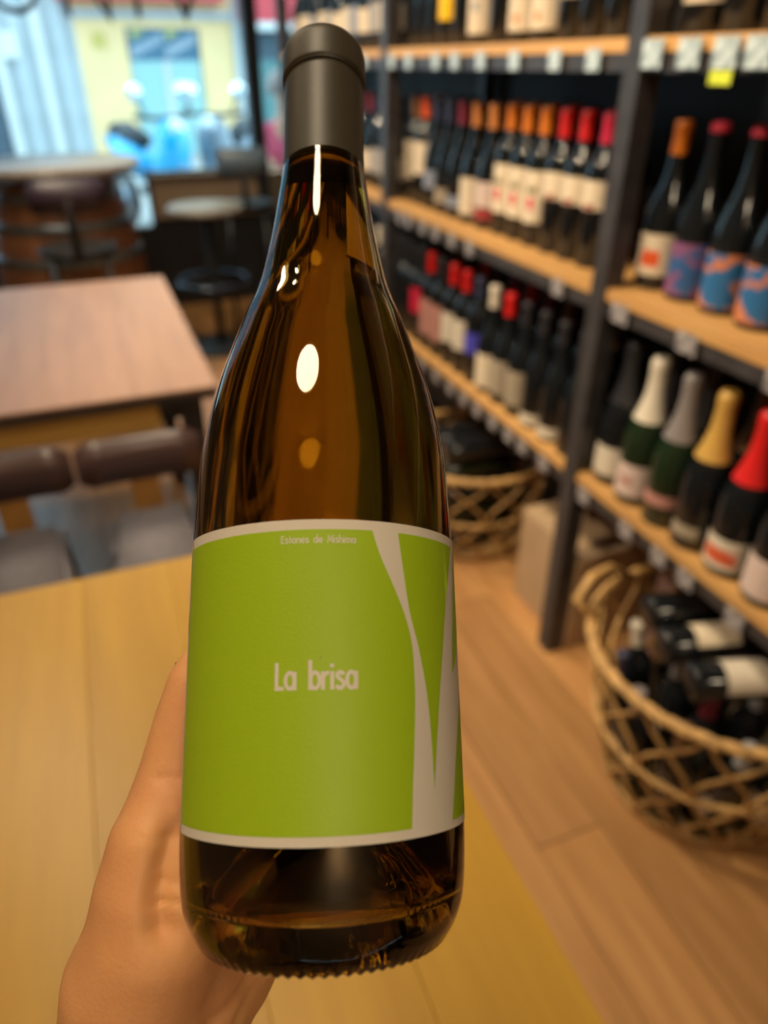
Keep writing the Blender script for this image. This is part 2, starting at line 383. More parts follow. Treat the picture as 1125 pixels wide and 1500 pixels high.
bottle('bordeaux', 1.036, 2.292, T2, 'vermilion-capped bottle with upright cream label near the far post, middle shelf', G, 'vermilion', lab=('cream', .09, .18))
bottle('bordeaux', 1.036, 2.370, T2, 'brown-capped bottle with brownish label beside the far post, middle shelf', G, 'brown', lab=('taupe', .07, .18))
bottle('bordeaux', 1.125, 2.385, T2, 'beige-capped bottle behind the brown-capped one at the far post, middle shelf', G, 'white', lab=('taupe', .07, .18))
G2 = 'second-row bottles on the middle shelf beyond the near post'
for i, y in enumerate((1.42, 1.50, 1.58, 1.66, 1.74, 1.82, 1.91, 2.0, 2.09, 2.18, 2.27)):
    cap = ('red', 'red', 'black', 'orange', 'orange', 'copper', 'copper', 'black', 'navy', 'navy', 'black')[i]
    bottle('bordeaux', 1.135, y, T2, '%s bottle from the near post in the back row, middle shelf, %s cap' % (ORD[i], cap), G2, cap)
# middle shelf, near bay
G = 'bottles on the middle shelf in the near bay'
bottle('burgundy', 1.055, 1.188, T2, 'orange-capped bottle with white label and red bird shape beside the near post', G, 'orange', lab=('cream', .028, .105, 80), rz=.05, prints=(('vermilion', .045, .075, 26),))
bottle('burgundy', 1.052, 1.094, T2, 'pink-topped bottle with violet and blue painted label next to the orange-capped one', G, 'pink', 'wax', lab=(M_paint2, .012, .105, 85))
bottle('burgundy', 1.052, 1.002, T2, 'pink-topped bottle with red neck band and blue painted label', G, 'pink', 'wax', lab=(M_paint, .012, .105, 85), prints=())
bottle('burgundy', 1.045, .905, T2, 'bottle with orange and blue painted label at the right edge of view, middle shelf', G, 'pink', 'wax', lab=(M_paint, .012, .105, 85), rz=.4)
bottle('burgundy', 1.045, .81, T2, 'painted-label bottle just outside the right edge, middle shelf', G, 'pink', 'wax', lab=(M_paint, .012, .105, 85))
# bottom shelf, near bay: sparkling wine
G = 'sparkling wine on the lowest shelf in the near bay'
bottle('champagne', 1.012, 1.154, T3, 'black-foiled sparkling bottle with plain white label beside the near post', G, 'black', 'foil', lab=('white', .024, .092, 70))
bottle('champagne', 1.002, 1.062, T3, 'white-foiled sparkling bottle of green glass with white label', G, 'white', 'foil', lab=('pinkwhite', .022, .095, 76), glass='green', prints=(('rose', .05, .065, 22),))
bottle('champagne', 1.0, .968, T3, 'silver and black foiled sparkling bottle between white and gold foils', G, 'silver', 'foil', lab=('rose', .05, .075, 60), glass='green')
bottle('champagne', 1.0, .880, T3, 'gold-foiled sparkling bottle with small dark label', G, 'gold', 'foil', lab=('taupe', .030, .055, 40))
bottle('champagne', 1.095, .880, T3, 'brown and gold foiled bottle behind the gold-foiled one', G, 'brown', 'foil')
bottle('champagne', 1.0, .786, T3, 'red-foiled sparkling bottle with red and white label', G, 'red', 'foil', lab=('white', .018, .080, 74), prints=((M_paint3, .03, .06, 45),))
bottle('champagne', .998, .690, T3, 'dark bottle with large white label nearest the right edge, lowest shelf', G, 'black', 'foil', lab=('pinkwhite', .018, .095, 80))
bottle('champagne', 1.095, 1.12, T3, 'dark-foiled bottle in the second row near the post, lowest shelf', G, 'black', 'foil')
bottle('champagne', 1.095, 1.01, T3, 'dark-foiled bottle in the second row behind the silver foil, lowest shelf', G, 'black', 'foil')
bottle('champagne', 1.095, .76, T3, 'dark-foiled bottle in the second row behind the red foil, lowest shelf', G, 'black', 'foil')
# bottom shelf, left bay
G = 'bottles on the lowest shelf beyond the near post'
row = ((1.300, 'black', None, 'burgundy', 'black-capped bottle hard against the near post, lowest shelf'),
       (1.385, 'black', ('white', .012, .040, 60), 'burgundy', 'black-capped bottle with low white strip label, nearer of two, lowest shelf'),
       (1.470, 'black', ('white', .012, .040, 60), 'burgundy', 'black-capped bottle with low white strip label, farther of two, lowest shelf'),
       (1.555, 'black', ('taupe', .030, .125, 60), 'burgundy', 'black-capped bottle with tall taupe label, nearer of two, lowest shelf'),
       (1.640, 'red', ('taupe', .030, .125, 60), 'burgundy', 'red-capped bottle with tall taupe label, beside the white-capped one'),
       (1.725, 'white', ('cream', .020, .115, 58), 'burgundy', 'white-capped bottle with tall cream label, lowest shelf'),
       (1.810, 'navy', ('blue', .09, .150, 60), 'bordeaux', 'bottle with deep blue label, lowest shelf'),
       (1.890, 'red', ('white', .075, .165, 60), 'bordeaux', 'red-capped bottle with white label, nearer of two, lowest shelf'),
       (1.972, 'red', ('white', .075, .165, 60), 'bordeaux', 'red-capped bottle with white label, farther of two, lowest shelf'),
       (2.055, 'black', ('rose', .05, .165, 70), 'bordeaux', 'dark-capped bottle with pinkish label, nearer of two, lowest shelf'),
       (2.135, 'red', ('rose', .05, .165, 70), 'bordeaux', 'red-capped bottle with pinkish label, farther of two, lowest shelf'),
       (2.215, 'black', ('crimson', .10, .18, 70), 'bordeaux', 'dark-capped bottle with crimson label, lowest shelf'),
       (2.300, 'black', None, 'bordeaux', 'dark bottle without label, second from the far post, lowest shelf'),
       (2.380, 'black', None, 'bordeaux', 'dark bottle without label beside the far post, lowest shelf'))
for y, cap, lab, kd, nm in row: bottle(kd, 1.0, y, T3, nm, G, cap, lab=lab)
G2 = 'second-row bottles on the lowest shelf beyond the near post'
for i, y in enumerate((1.33, 1.42, 1.51, 1.60, 1.69, 1.78, 1.87, 1.96, 2.05, 2.14, 2.23, 2.32)):
    bottle('bordeaux', 1.095, y, T3, '%s bottle from the near post in the back row, lowest shelf' % ORD[i], G2, ('brown', 'maroon', 'brown', 'maroon', 'red', 'maroon', 'black', 'red', 'black', 'brown', 'black', 'black')[i])
# top shelf: only the lower halves show
G = 'bottles on the top shelf beyond the near post'
for y, cap, lab, kd, nm in ((1.300, 'black', None, 'bordeaux', 'dark unlabelled bottle beside the near post, top shelf'),
                        (1.385, 'black', None, 'bordeaux', 'dark unlabelled bottle, second from the near post, top shelf'),
                        (1.470, 'red', ('taupe', .075, .15, 70), 'bordeaux', 'bottle with high taupe label, nearer of two, top shelf'),
                        (1.552, 'red', ('taupe', .075, .15, 70), 'bordeaux', 'bottle with high taupe label, farther of two, top shelf'),
                        (1.650, 'black', ('cream', .024, .12, 84), 'burgundy', 'bottle with big cream label and brown seal, nearer of two, top shelf'),
                        (1.750, 'black', ('cream', .024, .12, 84), 'burgundy', 'bottle with big cream label and brown seal, farther of two, top shelf'),
                        (1.850, 'black', None, 'bordeaux', 'dark unlabelled bottle between cream labels, top shelf'),
                        (1.955, 'black', ('cream', .024, .12, 84), 'burgundy', 'bottle with cream label and faint grey print, top shelf'),
                        (2.055, 'white', ('cream', .11, .18, 80), 'bordeaux', 'bottle with high cream label beside the yellow one, top shelf'),
                        (2.140, 'yellow', ('yellow', .06, .18, 85), 'bordeaux', 'bottle with bright yellow label, top shelf'),
                        (2.225, 'black', None, 'bordeaux', 'dark bottle behind the yellow label, third from the far post, top shelf'),
                        (2.305, 'black', None, 'bordeaux', 'dark bottle second from the far post, top shelf'),
                        (2.380, 'black', None, 'bordeaux', 'dark bottle beside the far post, top shelf')):
    pr = (('copper', .04, .055, 10),) if lab and 'seal' in nm else ((('grey', .07, .09, 14),) if lab and 'print' in nm else ())
    bottle(kd, 1.035, y, T1, nm, G, cap, lab=lab, prints=pr)
G = 'bottles on the top shelf in the near bay'
bottle('burgundy', 1.035, 1.165, T1, 'bottle with cream label and plum mark beside the near post, top shelf', G, 'black', lab=('cream', .045, .13, 80), prints=(('maroon', .08, .10, 12),))
bottle('bordeaux', 1.035, 1.075, T1, 'dark unlabelled bottle between two cream labels, near bay, top shelf', G, 'black')
bottle('burgundy', 1.035, .985, T1, 'bottle with curved cream label at the right, near bay, top shelf', G, 'black', lab=('cream', .05, .13, 80))
bottle('burgundy', 1.035, .890, T1, 'bottle with cream label just outside the right edge, top shelf', G, 'black', lab=('cream', .05, .13, 80))
# third bay, beyond the far post
for tz, nmz, xs in ((T1, 'top', 1.035), (T2, 'middle', 1.036), (T3, 'lowest', 1.0)):
    G = 'bottles on the %s shelf beyond the far post' % nmz
    for i in range(13):
        y = 2.50 + i * .095
        c = ('white', 'cream', 'grey', 'cream', 'bluegrey')[i % 5] if nmz != 'lowest' else None
        bottle('bordeaux' if i % 3 else 'burgundy', xs, y, tz, '%s blurred %s bottle beyond the far post, %s shelf' % (ORD[i], 'pale-labelled' if c else 'dark', nmz), G,
               ('black', 'white', 'navy', 'maroon')[i % 4], lab=(c, .05, .13 if i % 3 else .118, 78) if c else None)

# price tags
TN = {}
def ptag(y, z, m, lab, grp, wd=.042, hg=.036, yl=False):
    TN[grp] = TN.get(grp, 0) + 1; lab = '%s %s' % (ORD[TN[grp] - 1], lab) 
    o = boxo('price_tag', SX0 - .0065, SX0 - .0045, y - wd / 2, y + wd / 2, z - hg / 2, z + hg / 2, m)
    tag(o, lab, 'price tag', grp)
for y in (1.341, 1.472, 1.634, 1.791, 1.93, 2.045, 2.23, 2.361, 2.6, 2.78, 3.0, 3.3): ptag(y, 1.377, M_tag, 'pale price tag beyond the near post, top shelf edge', 'price tags on the top shelf beyond the near post')
for y in (1.175, 1.086, 1.007, .943): ptag(y, 1.385, M_tag, 'pale price tag from the near post towards the camera, top shelf edge', 'price tags on the top shelf in the near bay', .05, .042)
tag(boxo('price_tag', SX0 - .0065, SX0 - .0045, .985, 1.030, 1.343, 1.362, M_tagy), 'small bright yellow-green tag hanging under a price tag, top shelf', 'price tag')
for y in (1.363, 1.789, 1.9, 2.007, 2.10, 2.21, 2.28, 2.7): ptag(y, .950, M_tag2, 'grey price tag beyond the near post, middle shelf edge', 'price tags on the middle shelf beyond the near post')
for y in (1.142, .953, .75): ptag(y, .952, M_tag2, 'grey price tag from the near post towards the camera, middle shelf edge', 'price tags on the middle shelf in the near bay', .05)
for y in (1.33, 1.432, 1.503, 1.59, 1.683, 1.77, 1.86, 1.964, 2.08, 2.2): ptag(y, .523, M_tag2, 'grey price tag beyond the near post, lowest shelf edge', 'price tags on the lowest shelf beyond the near post')
for y in (1.157, 1.003, .898, .82, .693): ptag(y, .525, M_tag2, 'grey price tag from the near post towards the camera, lowest shelf edge', 'price tags on the lowest shelf in the near bay')

# wooden crate behind the post on the middle shelf; boxes on the floor
def crate(loc, sx, sy, sz, label, m, hole=False, rz=0, th=.012):
    t = thing('wooden_crate', loc, label, 'crate', rz=rz)
    for nm_, a in (('side_board', (-sx / 2, -sx / 2 + th, -sy / 2, sy / 2, th, sz)), ('side_board', (sx / 2 - th, sx / 2, -sy / 2, sy / 2, th, sz)),
                   ('end_board', (-sx / 2 + th, sx / 2 - th, -sy / 2, -sy / 2 + th, th, sz)), ('end_board', (-sx / 2 + th, sx / 2 - th, sy / 2 - th, sy / 2, th, sz)),
                   ('base_board', (-sx / 2, sx / 2, -sy / 2, sy / 2, 0, th)), ('lid', (-sx / 2 - .003, sx / 2 + .003, -sy / 2 - .003, sy / 2 + .003, sz, sz + .01))):
        boxo(nm_, *a, m, t)
    if hole: link('hand_hole', mesh('h', *tube([(-sx / 2 - .001, -.02, sz * .72), (-sx / 2 + .004, -.02, sz * .72)], .022, 14)), M_black, t)
    return t
crate((1.235, 1.34, T2), .10, .13, .10, 'small brown wooden box behind the near post, middle shelf', M_crate)
def carton(loc, sx, sy, sz, label, m, mark=False):
    t = thing('cardboard_box', loc, label, 'box')
    link('box_body', box(-sx / 2, sx / 2, -sy / 2, sy / 2, 0, sz - .003, .003), m, t)
    for s in (-1, 1): link('flap', box(-sx / 2 if s < 0 else .001, -.001 if s < 0 else sx / 2, -sy / 2, sy / 2, sz - .0028, sz), m, t)
    if mark:
        V = []; Fc = []
        for (a, b, c, d) in ((-.085, -.065, .20, .235), (-.06, -.03, .215, .25), (-.09, -.07, .165, .19), (-.055, -.045, .18, .205)):
            i = len(V); x = -sx / 2 - .0006; V += [(x, a, c), (x, b, c), (x, b, d), (x, a, d)]; Fc.append((i, i + 1, i + 2, i + 3))
        link('hand_hole', mesh('h', *tube([(.02, -sy / 2 - .001, sz * .72), (.02, -sy / 2 + .003, sz * .72)], .022, 14)), M_black, t)
        link('printed_mark', mesh('m', V, Fc), mat('ink_grey', (.12, .11, .11), .7), t)
    return t
carton((1.15, 1.335, 0), .30, .275, .30, 'cardboard box with dark printed mark on the floor behind the near post', M_card, True)
carton((1.21, 1.055, 0), .08, .085, .40, 'tall mauve-grey carton standing behind the near basket', M_mauve)

# ------------------------------------------------------------------ wicker baskets with bottles
def basket(loc, R1, R0, H, nrib, label, lean=0):
    t = thing('wicker_basket', loc, label, 'basket')
    def ringp(r, z, wob=.0, n=48, ph=0): return [((r + wob * math.sin(12 * 2 * PI * i / n + ph)) * math.cos(2 * PI * i / n), (r + wob * math.sin(12 * 2 * PI * i / n + ph)) * math.sin(2 * PI * i / n), z + wob * math.cos(12 * 2 * PI * i / n + ph)) for i in range(n)]
    for ph in (0, 2.1, 4.2): link('rim_cane', tubem(ringp(R1, H, .006, 96, ph), .0065, 7, True), M_rattan, t)
    Rm = (R0 + R1) / 2 + .005
    for ph in (0, 3.1): link('middle_band', tubem(ringp(Rm, H * .48, .004, 96, ph), .005, 6, True), M_rattan, t)
    for ph in (0, 3.1): link('base_band', tubem(ringp(R0, .02, .004, 96, ph), .006, 6, True), M_rattan, t)
    link('base', lathe_mesh([(R0 - .004, .006), (R0 - .002, .014)], 32), M_rattan, t)
    for k_ in range(nrib):
        a0 = 2 * PI * k_ / nrib
        for s in (-1, 1):
            P = []
            for i in range(15):
                u = i / 14; z = .02 + (H - .02) * u
                r = R0 + (R1 - R0) * u ** .8
                a = a0 + s * (PI / nrib) * .92 * math.cos(u * 2 * PI)
                P.append((r * math.cos(a), r * math.sin(a), z))
            link('cane_rib', tubem(P, .0048, 5), M_rattan, t)
    return t
bk = basket((1.035, .745, 0), .272, .185, .385, 14, 'large open wicker basket of bottles on the floor at right, nearest the camera')
M_loop = M_rattan
link('handle', tubem([(-.20, .165, .38), (-.235, .20, .425), (-.19, .22, .455), (-.12, .25, .44), (-.04, .265, .385)], .010, 8), M_rattan, bk)
basket((1.02, 1.83, 0), .255, .185, .33, 12, 'smaller wicker basket full of lying bottles, farther along under the rack')
def lay(kind, p, d, label, group, cap='black', style='cap', lab=None, glass='dark'):
    b = bottle(kind, 0, 0, 0, label, group, cap, style, lab, glass)
    d = Vector(d).normalized(); b.rotation_mode = 'QUATERNION'; b.rotation_quaternion = Vector((0, 0, 1)).rotation_difference(d) @ Matrix.Rotation(random.uniform(0, 6), 3, 'Z').to_quaternion(); b.location = p
    return b
G = 'bottles standing in the near wicker basket'
cx_, cy_ = 1.035, .745
k = 0
caps = ('black', 'silver', 'maroon', 'grey', 'black', 'olive', 'black', 'white', 'navy', 'silver', 'brown', 'grey')
WH = ('front', 'front right', 'right', 'back right', 'back', 'back left', 'left', 'front left')
def where(dx, dy): return WH[int(round((math.atan2(dy, dx) + PI) / (PI / 4))) % 8]
spots = [(.061 * math.cos(a), .061 * math.sin(a), 'inner ring') for a in [i * PI / 2 + .6 for i in range(4)]] + [(.147 * math.cos(a), .147 * math.sin(a), 'outer ring') for a in [i * PI / 5.5 + .2 for i in range(11)]]
for i, (dx, dy, rg) in enumerate(spots):
    out = math.hypot(dx, dy); ang = math.atan2(dy, dx)
    d = (math.cos(ang) * out * 1.15, math.sin(ang) * out * 1.15, 1)
    cp = caps[i % 12]
    lay('bordeaux', (cx_ + dx, cy_ + dy, .018 + out * .03), d, '%s-capped bottle upright in the near basket, %s, %s side' % (cp, rg, where(dx, dy)), G, cp, lab=('white' if i % 2 else 'cream', .06, .14, 70) if i % 5 != 0 else None)
G = 'bottles lying in the near wicker basket'
lay('bordeaux', (.885, .70, .385), (1, -.30, -.02), 'bottle lying on top at the front of the near basket, white cap', G, 'white', lab=('white', .06, .15, 75))
lay('bordeaux', (.905, .80, .383), (1, -.25, -.01), 'bottle lying on top in the middle of the near basket, silver cap', G, 'silver', lab=('cream', .06, .15, 75))
lay('bordeaux', (.945, .895, .383), (1, -.20, .0), 'bottle lying on top at the back of the near basket, olive cap', G, 'olive', lab=('taupe', .06, .15, 75))
G = 'bottles lying in the far wicker basket'
LAYR = ('bottom', 'second', 'third', 'fourth', 'top')
for i in range(5):
    for j in range(3 if i < 4 else 2):
        x = .875 + j * .003; y = 1.73 + j * .086 + (i % 2) * .02; z = .062 + i * .079
        lay('bordeaux', (x, y, z), (1, 0, 0), 'bottle lying in the far basket, %s layer, %s' % (LAYR[i], ('nearest', 'middle', 'farthest')[j]), G, 'black', glass='green' if i % 2 else 'dark')

# ------------------------------------------------------------------ tables
def table(name, x0, x1, y0, y1, h, th, nb, m, label, legm, beam=None):
    t = thing(name, ((x0 + x1) / 2, (y0 + y1) / 2, 0), label, 'table')
    cx, cy2 = (x0 + x1) / 2, (y0 + y1) / 2
    bw = (x1 - x0) / nb
    for i in range(nb):
        a = x0 + i * bw - cx
        boxo('top_board', a + .00015, a + bw - .00015, y0 - cy2, y1 - cy2, h - (.009 if beam else th), h + random.uniform(-.0002, .0002), m, t, .0005)
    if beam: boxo('edge_frame', x0 - cx + .001, x1 - cx - .001, y0 - cy2 + .001, y1 - cy2 - .001, h - th, h - .0092, legm, t)
    ix, iy = (x1 - x0) / 2 - .06, (y1 - y0) / 2 - .06
    for sx in (-1, 1):
        for sy in (-1, 1): boxo('leg', sx * ix - .025, sx * ix + .025, sy * iy - .025, sy * iy + .025, 0, h - th, legm, t)
    for sy in (-1, 1):
        if sy < 0 and beam: boxo('apron_beam', -ix + .03, ix - .075, -iy - .045, -iy - .027, h - th - .062, h - th - .004, beam, t)
        boxo('apron_rail', -ix + .025, ix - .025, sy * iy - .02, sy * iy + .02, h - th - .055, h - th, legm, t)
    for sx in (-1, 1): boxo('apron_rail', sx * ix - .02, sx * ix + .02, -iy + .025, iy - .025, h - th - .055, h - th, legm, t)
    return t
table('dining_table', -1.05, .25, .10, .915, .75, .03, 11, M_oak, 'honey oak table directly beneath the held bottle', M_steel)
table('dining_table', -1.25, .205, 1.57, 2.64, .75, .028, 8, M_walnut, 'reddish brown table in the middle of the room, dark edge and pine beam', M_steel, M_apron)

# chairs tucked between the two tables (backs towards the brown table)
def side_chair(x, y, rz, label, s=1.0):
    t = thing('dining_chair', (x, y, 0), label, 'chair', 'chairs between the two tables', rz)
    V, Fc = panel_curved(.28 * s, .545, .657, .012, .014)
    link('backrest', mesh('b', V, Fc, True), M_chairwood, t)
    boxo('back_post', -.033, .033, .014, .028, .464, .575, M_brass, t)
    bm = bmesh.new(); bmesh.ops.create_cube(bm, size=1)
    for v in bm.verts: v.co = (v.co.x * (.215 if v.co.y < 0 else .18), -.125 + v.co.y * .31, .445 + v.co.z * .04)
    bmesh.ops.bevel(bm, geom=bm.edges[:], offset=.035, segments=4, affect='EDGES', clamp_overlap=True)
    me = bpy.data.meshes.new('seat'); bm.to_mesh(me); bm.free(); me.polygons.foreach_set('use_smooth', [True] * len(me.polygons))
    link('seat', me, M_grey_fabric, t)
    for sx in (-1, 1):
        for yy in (-.27, -.02): link('leg', tubem([(sx * .085, yy + (.02 if yy < -.1 else -.01), .43), (sx * .115, yy, 0.002)], .010, 8), M_steel, t)
    return t
side_chair(.01, 1.56, 0, 'dark-backed chair with rounded grey seat, right one behind the oak table')
side_chair(-.277, 1.56, .02, 'dark-backed chair with rounded grey seat, left one behind the oak table')

# ------------------------------------------------------------------ barrel table, bar chairs, stool
def barrel(x, y):
    t = thing('barrel_table', (x, y, 0), 'old oak wine barrel used as a table with a round grey top by the window', 'table')
    H = .93; n = 20
    def br(z): return .262 + .072 * (1 - ((z - H / 2) / (H / 2)) ** 2)
    for k_ in range(n):
        a0, a1 = 2 * PI * k_ / n + .008, 2 * PI * (k_ + 1) / n - .008; V = []; Fc = []
        for s in range(9):
            z = H * s / 8; r = br(z)
            V += [(rr * math.cos(a), rr * math.sin(a), z) for rr, a in ((r, a0), (r + .002, (a0 + a1) / 2), (r, a1), (r - .02, a1), (r - .02, a0))]
        for s in range(8):
            for q in range(5): Fc.append((s * 5 + q, s * 5 + (q + 1) % 5, s * 5 + 5 + (q + 1) % 5, s * 5 + 5 + q))
        Fc += [(4, 3, 2, 1, 0), (40, 41, 42, 43, 44)]
        link('stave', mesh('st', V, Fc), M_barrel, t)
    for z in (.06, .20, .33, .62, .76, .88):
        link('hoop', lathe_mesh([(br(z - .02) + .003, z - .02), (br(z - .02) + .006, z - .018), (br(z + .02) + .006, z + .018), (br(z + .02) + .003, z + .02)], 40, cap0=False, cap1=False), M_hoop, t)
    link('barrel_head', lathe_mesh([(.25, .905), (.25, .925)], 32), M_barrel, t)
    link('table_top', lathe_mesh([(.36, .965), (.378, .970), (.38, .99), (.372, 1.0)], 48), mat('grey_top', (.36, .33, .31), .3, noise=.15, nscale=8), t)
    link('top_plinth', lathe_mesh([(.16, .925), (.16, .966)], 24), M_black, t)
barrel(-.10, 3.86)
M_barback = mat('dark_leather', (.045, .03, .055), .4); M_blueleather = mat('bluegrey_leather', (.10, .15, .21), .45)
def bar_chair(x, y, rz, m, label, zs=.70, zb=(.885, 1.0)):
    t = thing('bar_chair', (x, y, 0), label, 'chair', None, rz)
    V, Fc = panel_curved(.28, zb[0], zb[1], -.02, .02); link('backrest', mesh('b', V, Fc, True), m, t)
    link('back_post', tubem([(0, .01, zs + .01), (0, -.005, zb[0] + .05)], .018, 10), M_black, t)
    link('seat', mesh('s', *lathe([(.14, zs), (.155, zs + .008), (.155, zs + .03), (.145, zs + .036)], 24), True), M_black, t).location = (0, .16, 0)
    for sx in (-1, 1):
        for yy in (.06, .26): link('leg', tubem([(sx * .10, yy, zs), (sx * .125, yy + (.04 if yy > .1 else -.04), 0.002)], .011, 8), M_frame, t)
    link('foot_ring', tubem([(.125 * math.cos(a * PI / 8) * 1.0, .16 + .14 * math.sin(a * PI / 8), .28) for a in range(16)], .008, 6, True), M_frame, t)
bar_chair(-.055, 3.17, 0, M_barback, 'dark bar chair standing in front of the barrel table')
bar_chair(.85, 4.30, -.2, M_blueleather, 'bar chair with blue-grey backrest beside the window post', .66, (.845, .99))
st = thing('bar_stool', (.587, 4.05, 0), 'tall bar stool with pale round seat and footring under the window sill', 'stool')
link('seat', lathe_mesh([(.17, .715), (.195, .722), (.200, .74), (.19, .752)], 36), mat('pale_seat', (.27, .27, .25), .4), st)
link('post', lathe_mesh([(.022, .03), (.022, .72)], 16), M_black, st)
link('foot_ring', tubem([(.19 * math.cos(a * PI / 16), .19 * math.sin(a * PI / 16), .365) for a in range(32)], .016, 8, True), mat('ring_blue_black', (.03, .04, .06), .2, .5), st)
for a in (.5, 2.6, 4.7): link('ring_spoke', tubem([(.02 * math.cos(a), .02 * math.sin(a), .365), (.185 * math.cos(a), .185 * math.sin(a), .365)], .008, 6), M_black, st)
link('base_plate', lathe_mesh([(.20, .0), (.205, .006), (.19, .014), (.03, .035)], 32), M_black, st)

# ------------------------------------------------------------------ the street outside
M_pave = mat('street_paving', (.42, .42, .40), .8, noise=.2, nscale=3)
struct(boxo('street', -12, 16, 5.2, 30, -.25, -.12, M_pave))
M_stone = mat('grey_stone', (.46, .50, .52), .8, noise=.12, nscale=2)
M_stone2 = mat('pale_stone', (.62, .62, .60), .8, noise=.1, nscale=2)
M_creamw = mat('cream_stucco', (.85, .60, .30), .85, noise=.08, nscale=2)
M_dkfac = mat('dark_facade', (.05, .08, .11), .6)
M_teal = mat('teal_shopfront', (.10, .22, .22), .5, noise=.2, nscale=1)
fac = thing('building', (0, 16, -.3), 'row of shopfronts across the street: grey stone, cream wall, blue shutter door', 'building')
def fb(name, x0, x1, z0, z1, m, d=0, th=.3): return boxo(name, x0, x1, -d, th, z0 + .3, z1 + .3, m, fac)
fb('dark_pier', -6, -.95, -.3, 6, M_dkfac)
x = -.95
for i in range(4):
    fb('stone_pilaster', x, x + .17, -.3, 6, M_stone if i % 2 else M_stone2, .10); fb('stone_panel', x + .17, x + .345, -.3, 6, M_stone, 0); x += .345
fb('cream_wall', .43, 1.28, -.3, 2.05, M_creamw); fb('cream_wall', 2.58, 3.28, -.3, 2.05, M_creamw); fb('upper_wall', .43, 8.5, 2.18, 6, M_creamw)
fb('lintel', .43, 3.28, 2.05, 2.18, M_stone, .08)
fb('door_recess_head', 1.28, 2.58, 1.92, 2.05, M_creamw)
M_mural = mat('mural_blue', (.05, .14, .22), .6)
fb('door_fanlight', 1.30, 2.56, 1.42, 1.92, M_mural, -.04)
for i, (xa, xb) in enumerate(((1.33, 1.93), (1.95, 2.53))):
    V = [(xa, -.0, 1.45), (xa, -.0, 1.62), (xb, -.0, 1.86), (xb, -.0, 1.72)]
    link('mural_zigzag', mesh('z', [(a, .03, c + .3) for a, b, c in V], [(0, 1, 2, 3)]), mat('mural_grey', (.25, .33, .40), .6), fac)
    link('mural_patch', mesh('z', [(a, .03, c + .3) for a, b, c in [(xa + .04, 0, 1.74), (xa + .04, 0, 1.88), (xa + .3, 0, 1.88)]], [(0, 1, 2)]), mat('mural_yellow', (.45, .45, .12), .6), fac)
for xa, xb in ((1.30, 1.88), (1.98, 2.56)): fb('door_leaf', xa, xb, -.3, 1.42, mat('aqua_door', (.30, .50, .50), .5), -.05)
fb('door_mullion', 1.88, 1.98, -.3, 1.42, M_stone2, -.02)
fb('wall_plaque', .70, .92, 1.62, 1.84, mat('plaque_gold', (.55, .42, .10), .5), .03)
fb('house_number_plate', -.80, -.52, 1.45, 1.85, M_stone2, .13)
fb('awning', .2, 3.0, 2.30, 2.6, mat('awning_red', (.50, .05, .06), .7), .6)
fb('awning', 3.30, 5.2, 2.02, 2.6, mat('awning_red', (.50, .05, .06), .7), .5)
fb('awning_valance', 3.30, 5.2, 1.90, 2.02, M_stone2, .5)
fb('shopfront', 3.28, 8.5, -.3, 1.90, M_teal); fb('shopfront_band', 3.28, 8.5, 1.45, 1.90, M_dkfac, .03)
fb('grey_post', 3.20, 3.32, -.3, 2.4, M_stone, .12)

def scooter(x, y, rz, m, label):
    t = thing('motor_scooter', (x, y, -.12), label, 'scooter', None, rz)
    blk = M_frame
    for yy in (-.62, .62):
        link('wheel', mesh('w', *tube([(0, yy + .21 * math.cos(a * PI / 12), .26 + .21 * math.sin(a * PI / 12)) for a in range(24)], .05, 8, True), True), blk, t)
        link('wheel_hub', mesh('w', *tube([(-.04, yy, .26), (.04, yy, .26)], .12, 14), True), M_hoop, t)
    link('tail_body', mesh('b', *tube([(0, .78, .82), (0, .55, .78), (0, .25, .68), (0, .02, .55)], [.05, .13, .16, .12], 12), True), m, t)
    link('seat', mesh('b', *tube([(0, .62, .90), (0, .35, .90), (0, .05, .84)], [.08, .10, .07], 10), True), blk, t)
    link('floor_board', box(-.14, .14, -.32, .08, .36, .44, .02), blk, t)
    link('leg_shield', mesh('b', *tube([(0, -.30, .40), (0, -.36, .65), (0, -.44, .92), (0, -.46, 1.05)], [.14, .19, .17, .09], 12), True), m, t)
    link('fork', mesh('b', *tube([(0, -.46, .95), (0, -.62, .26)], .035, 8), True), M_hoop, t)
    link('front_fender', mesh('b', *tube([(0, -.80, .42), (0, -.66, .52), (0, -.48, .44)], [.05, .075, .06], 10), True), m, t)
    link('handlebar', mesh('b', *tube([(-.33, -.36, 1.08), (-.15, -.42, 1.06), (.15, -.42, 1.06), (.33, -.36, 1.08)], .02, 8), True), blk, t)
    link('headlight', mesh('b', *tube([(0, -.57, .98), (0, -.50, .98)], [.075, .085], 14), True), mat('headlight_glass', (.85, .9, .9), .1), t)
    for s in (-1, 1):
        mr = link('mirror', mesh('b', *tube([(s * .30, -.40, 1.27), (s * .30, -.385, 1.27)], [.07, .075], 14), True), mat('mirror_glass', (.85, .9, .95), .05, .9), t)
        link('mirror_stem', mesh('b', *tube([(s * .22, -.40, 1.08), (s * .29, -.38, 1.25)], .010, 6), True), blk, mr)
M_cyan = mat('cyan_paint', (.0, .40, .75), .25, coat=.8)
scooter(.72, 8.3, .45, M_cyan, 'bright blue motor scooter parked outside, left of the other one')
scooter(1.60, 8.6, -.6, mat('grey_paint', (.16, .2, .24), .3, coat=.5), 'grey motor scooter with bright mirrors parked behind the window post')

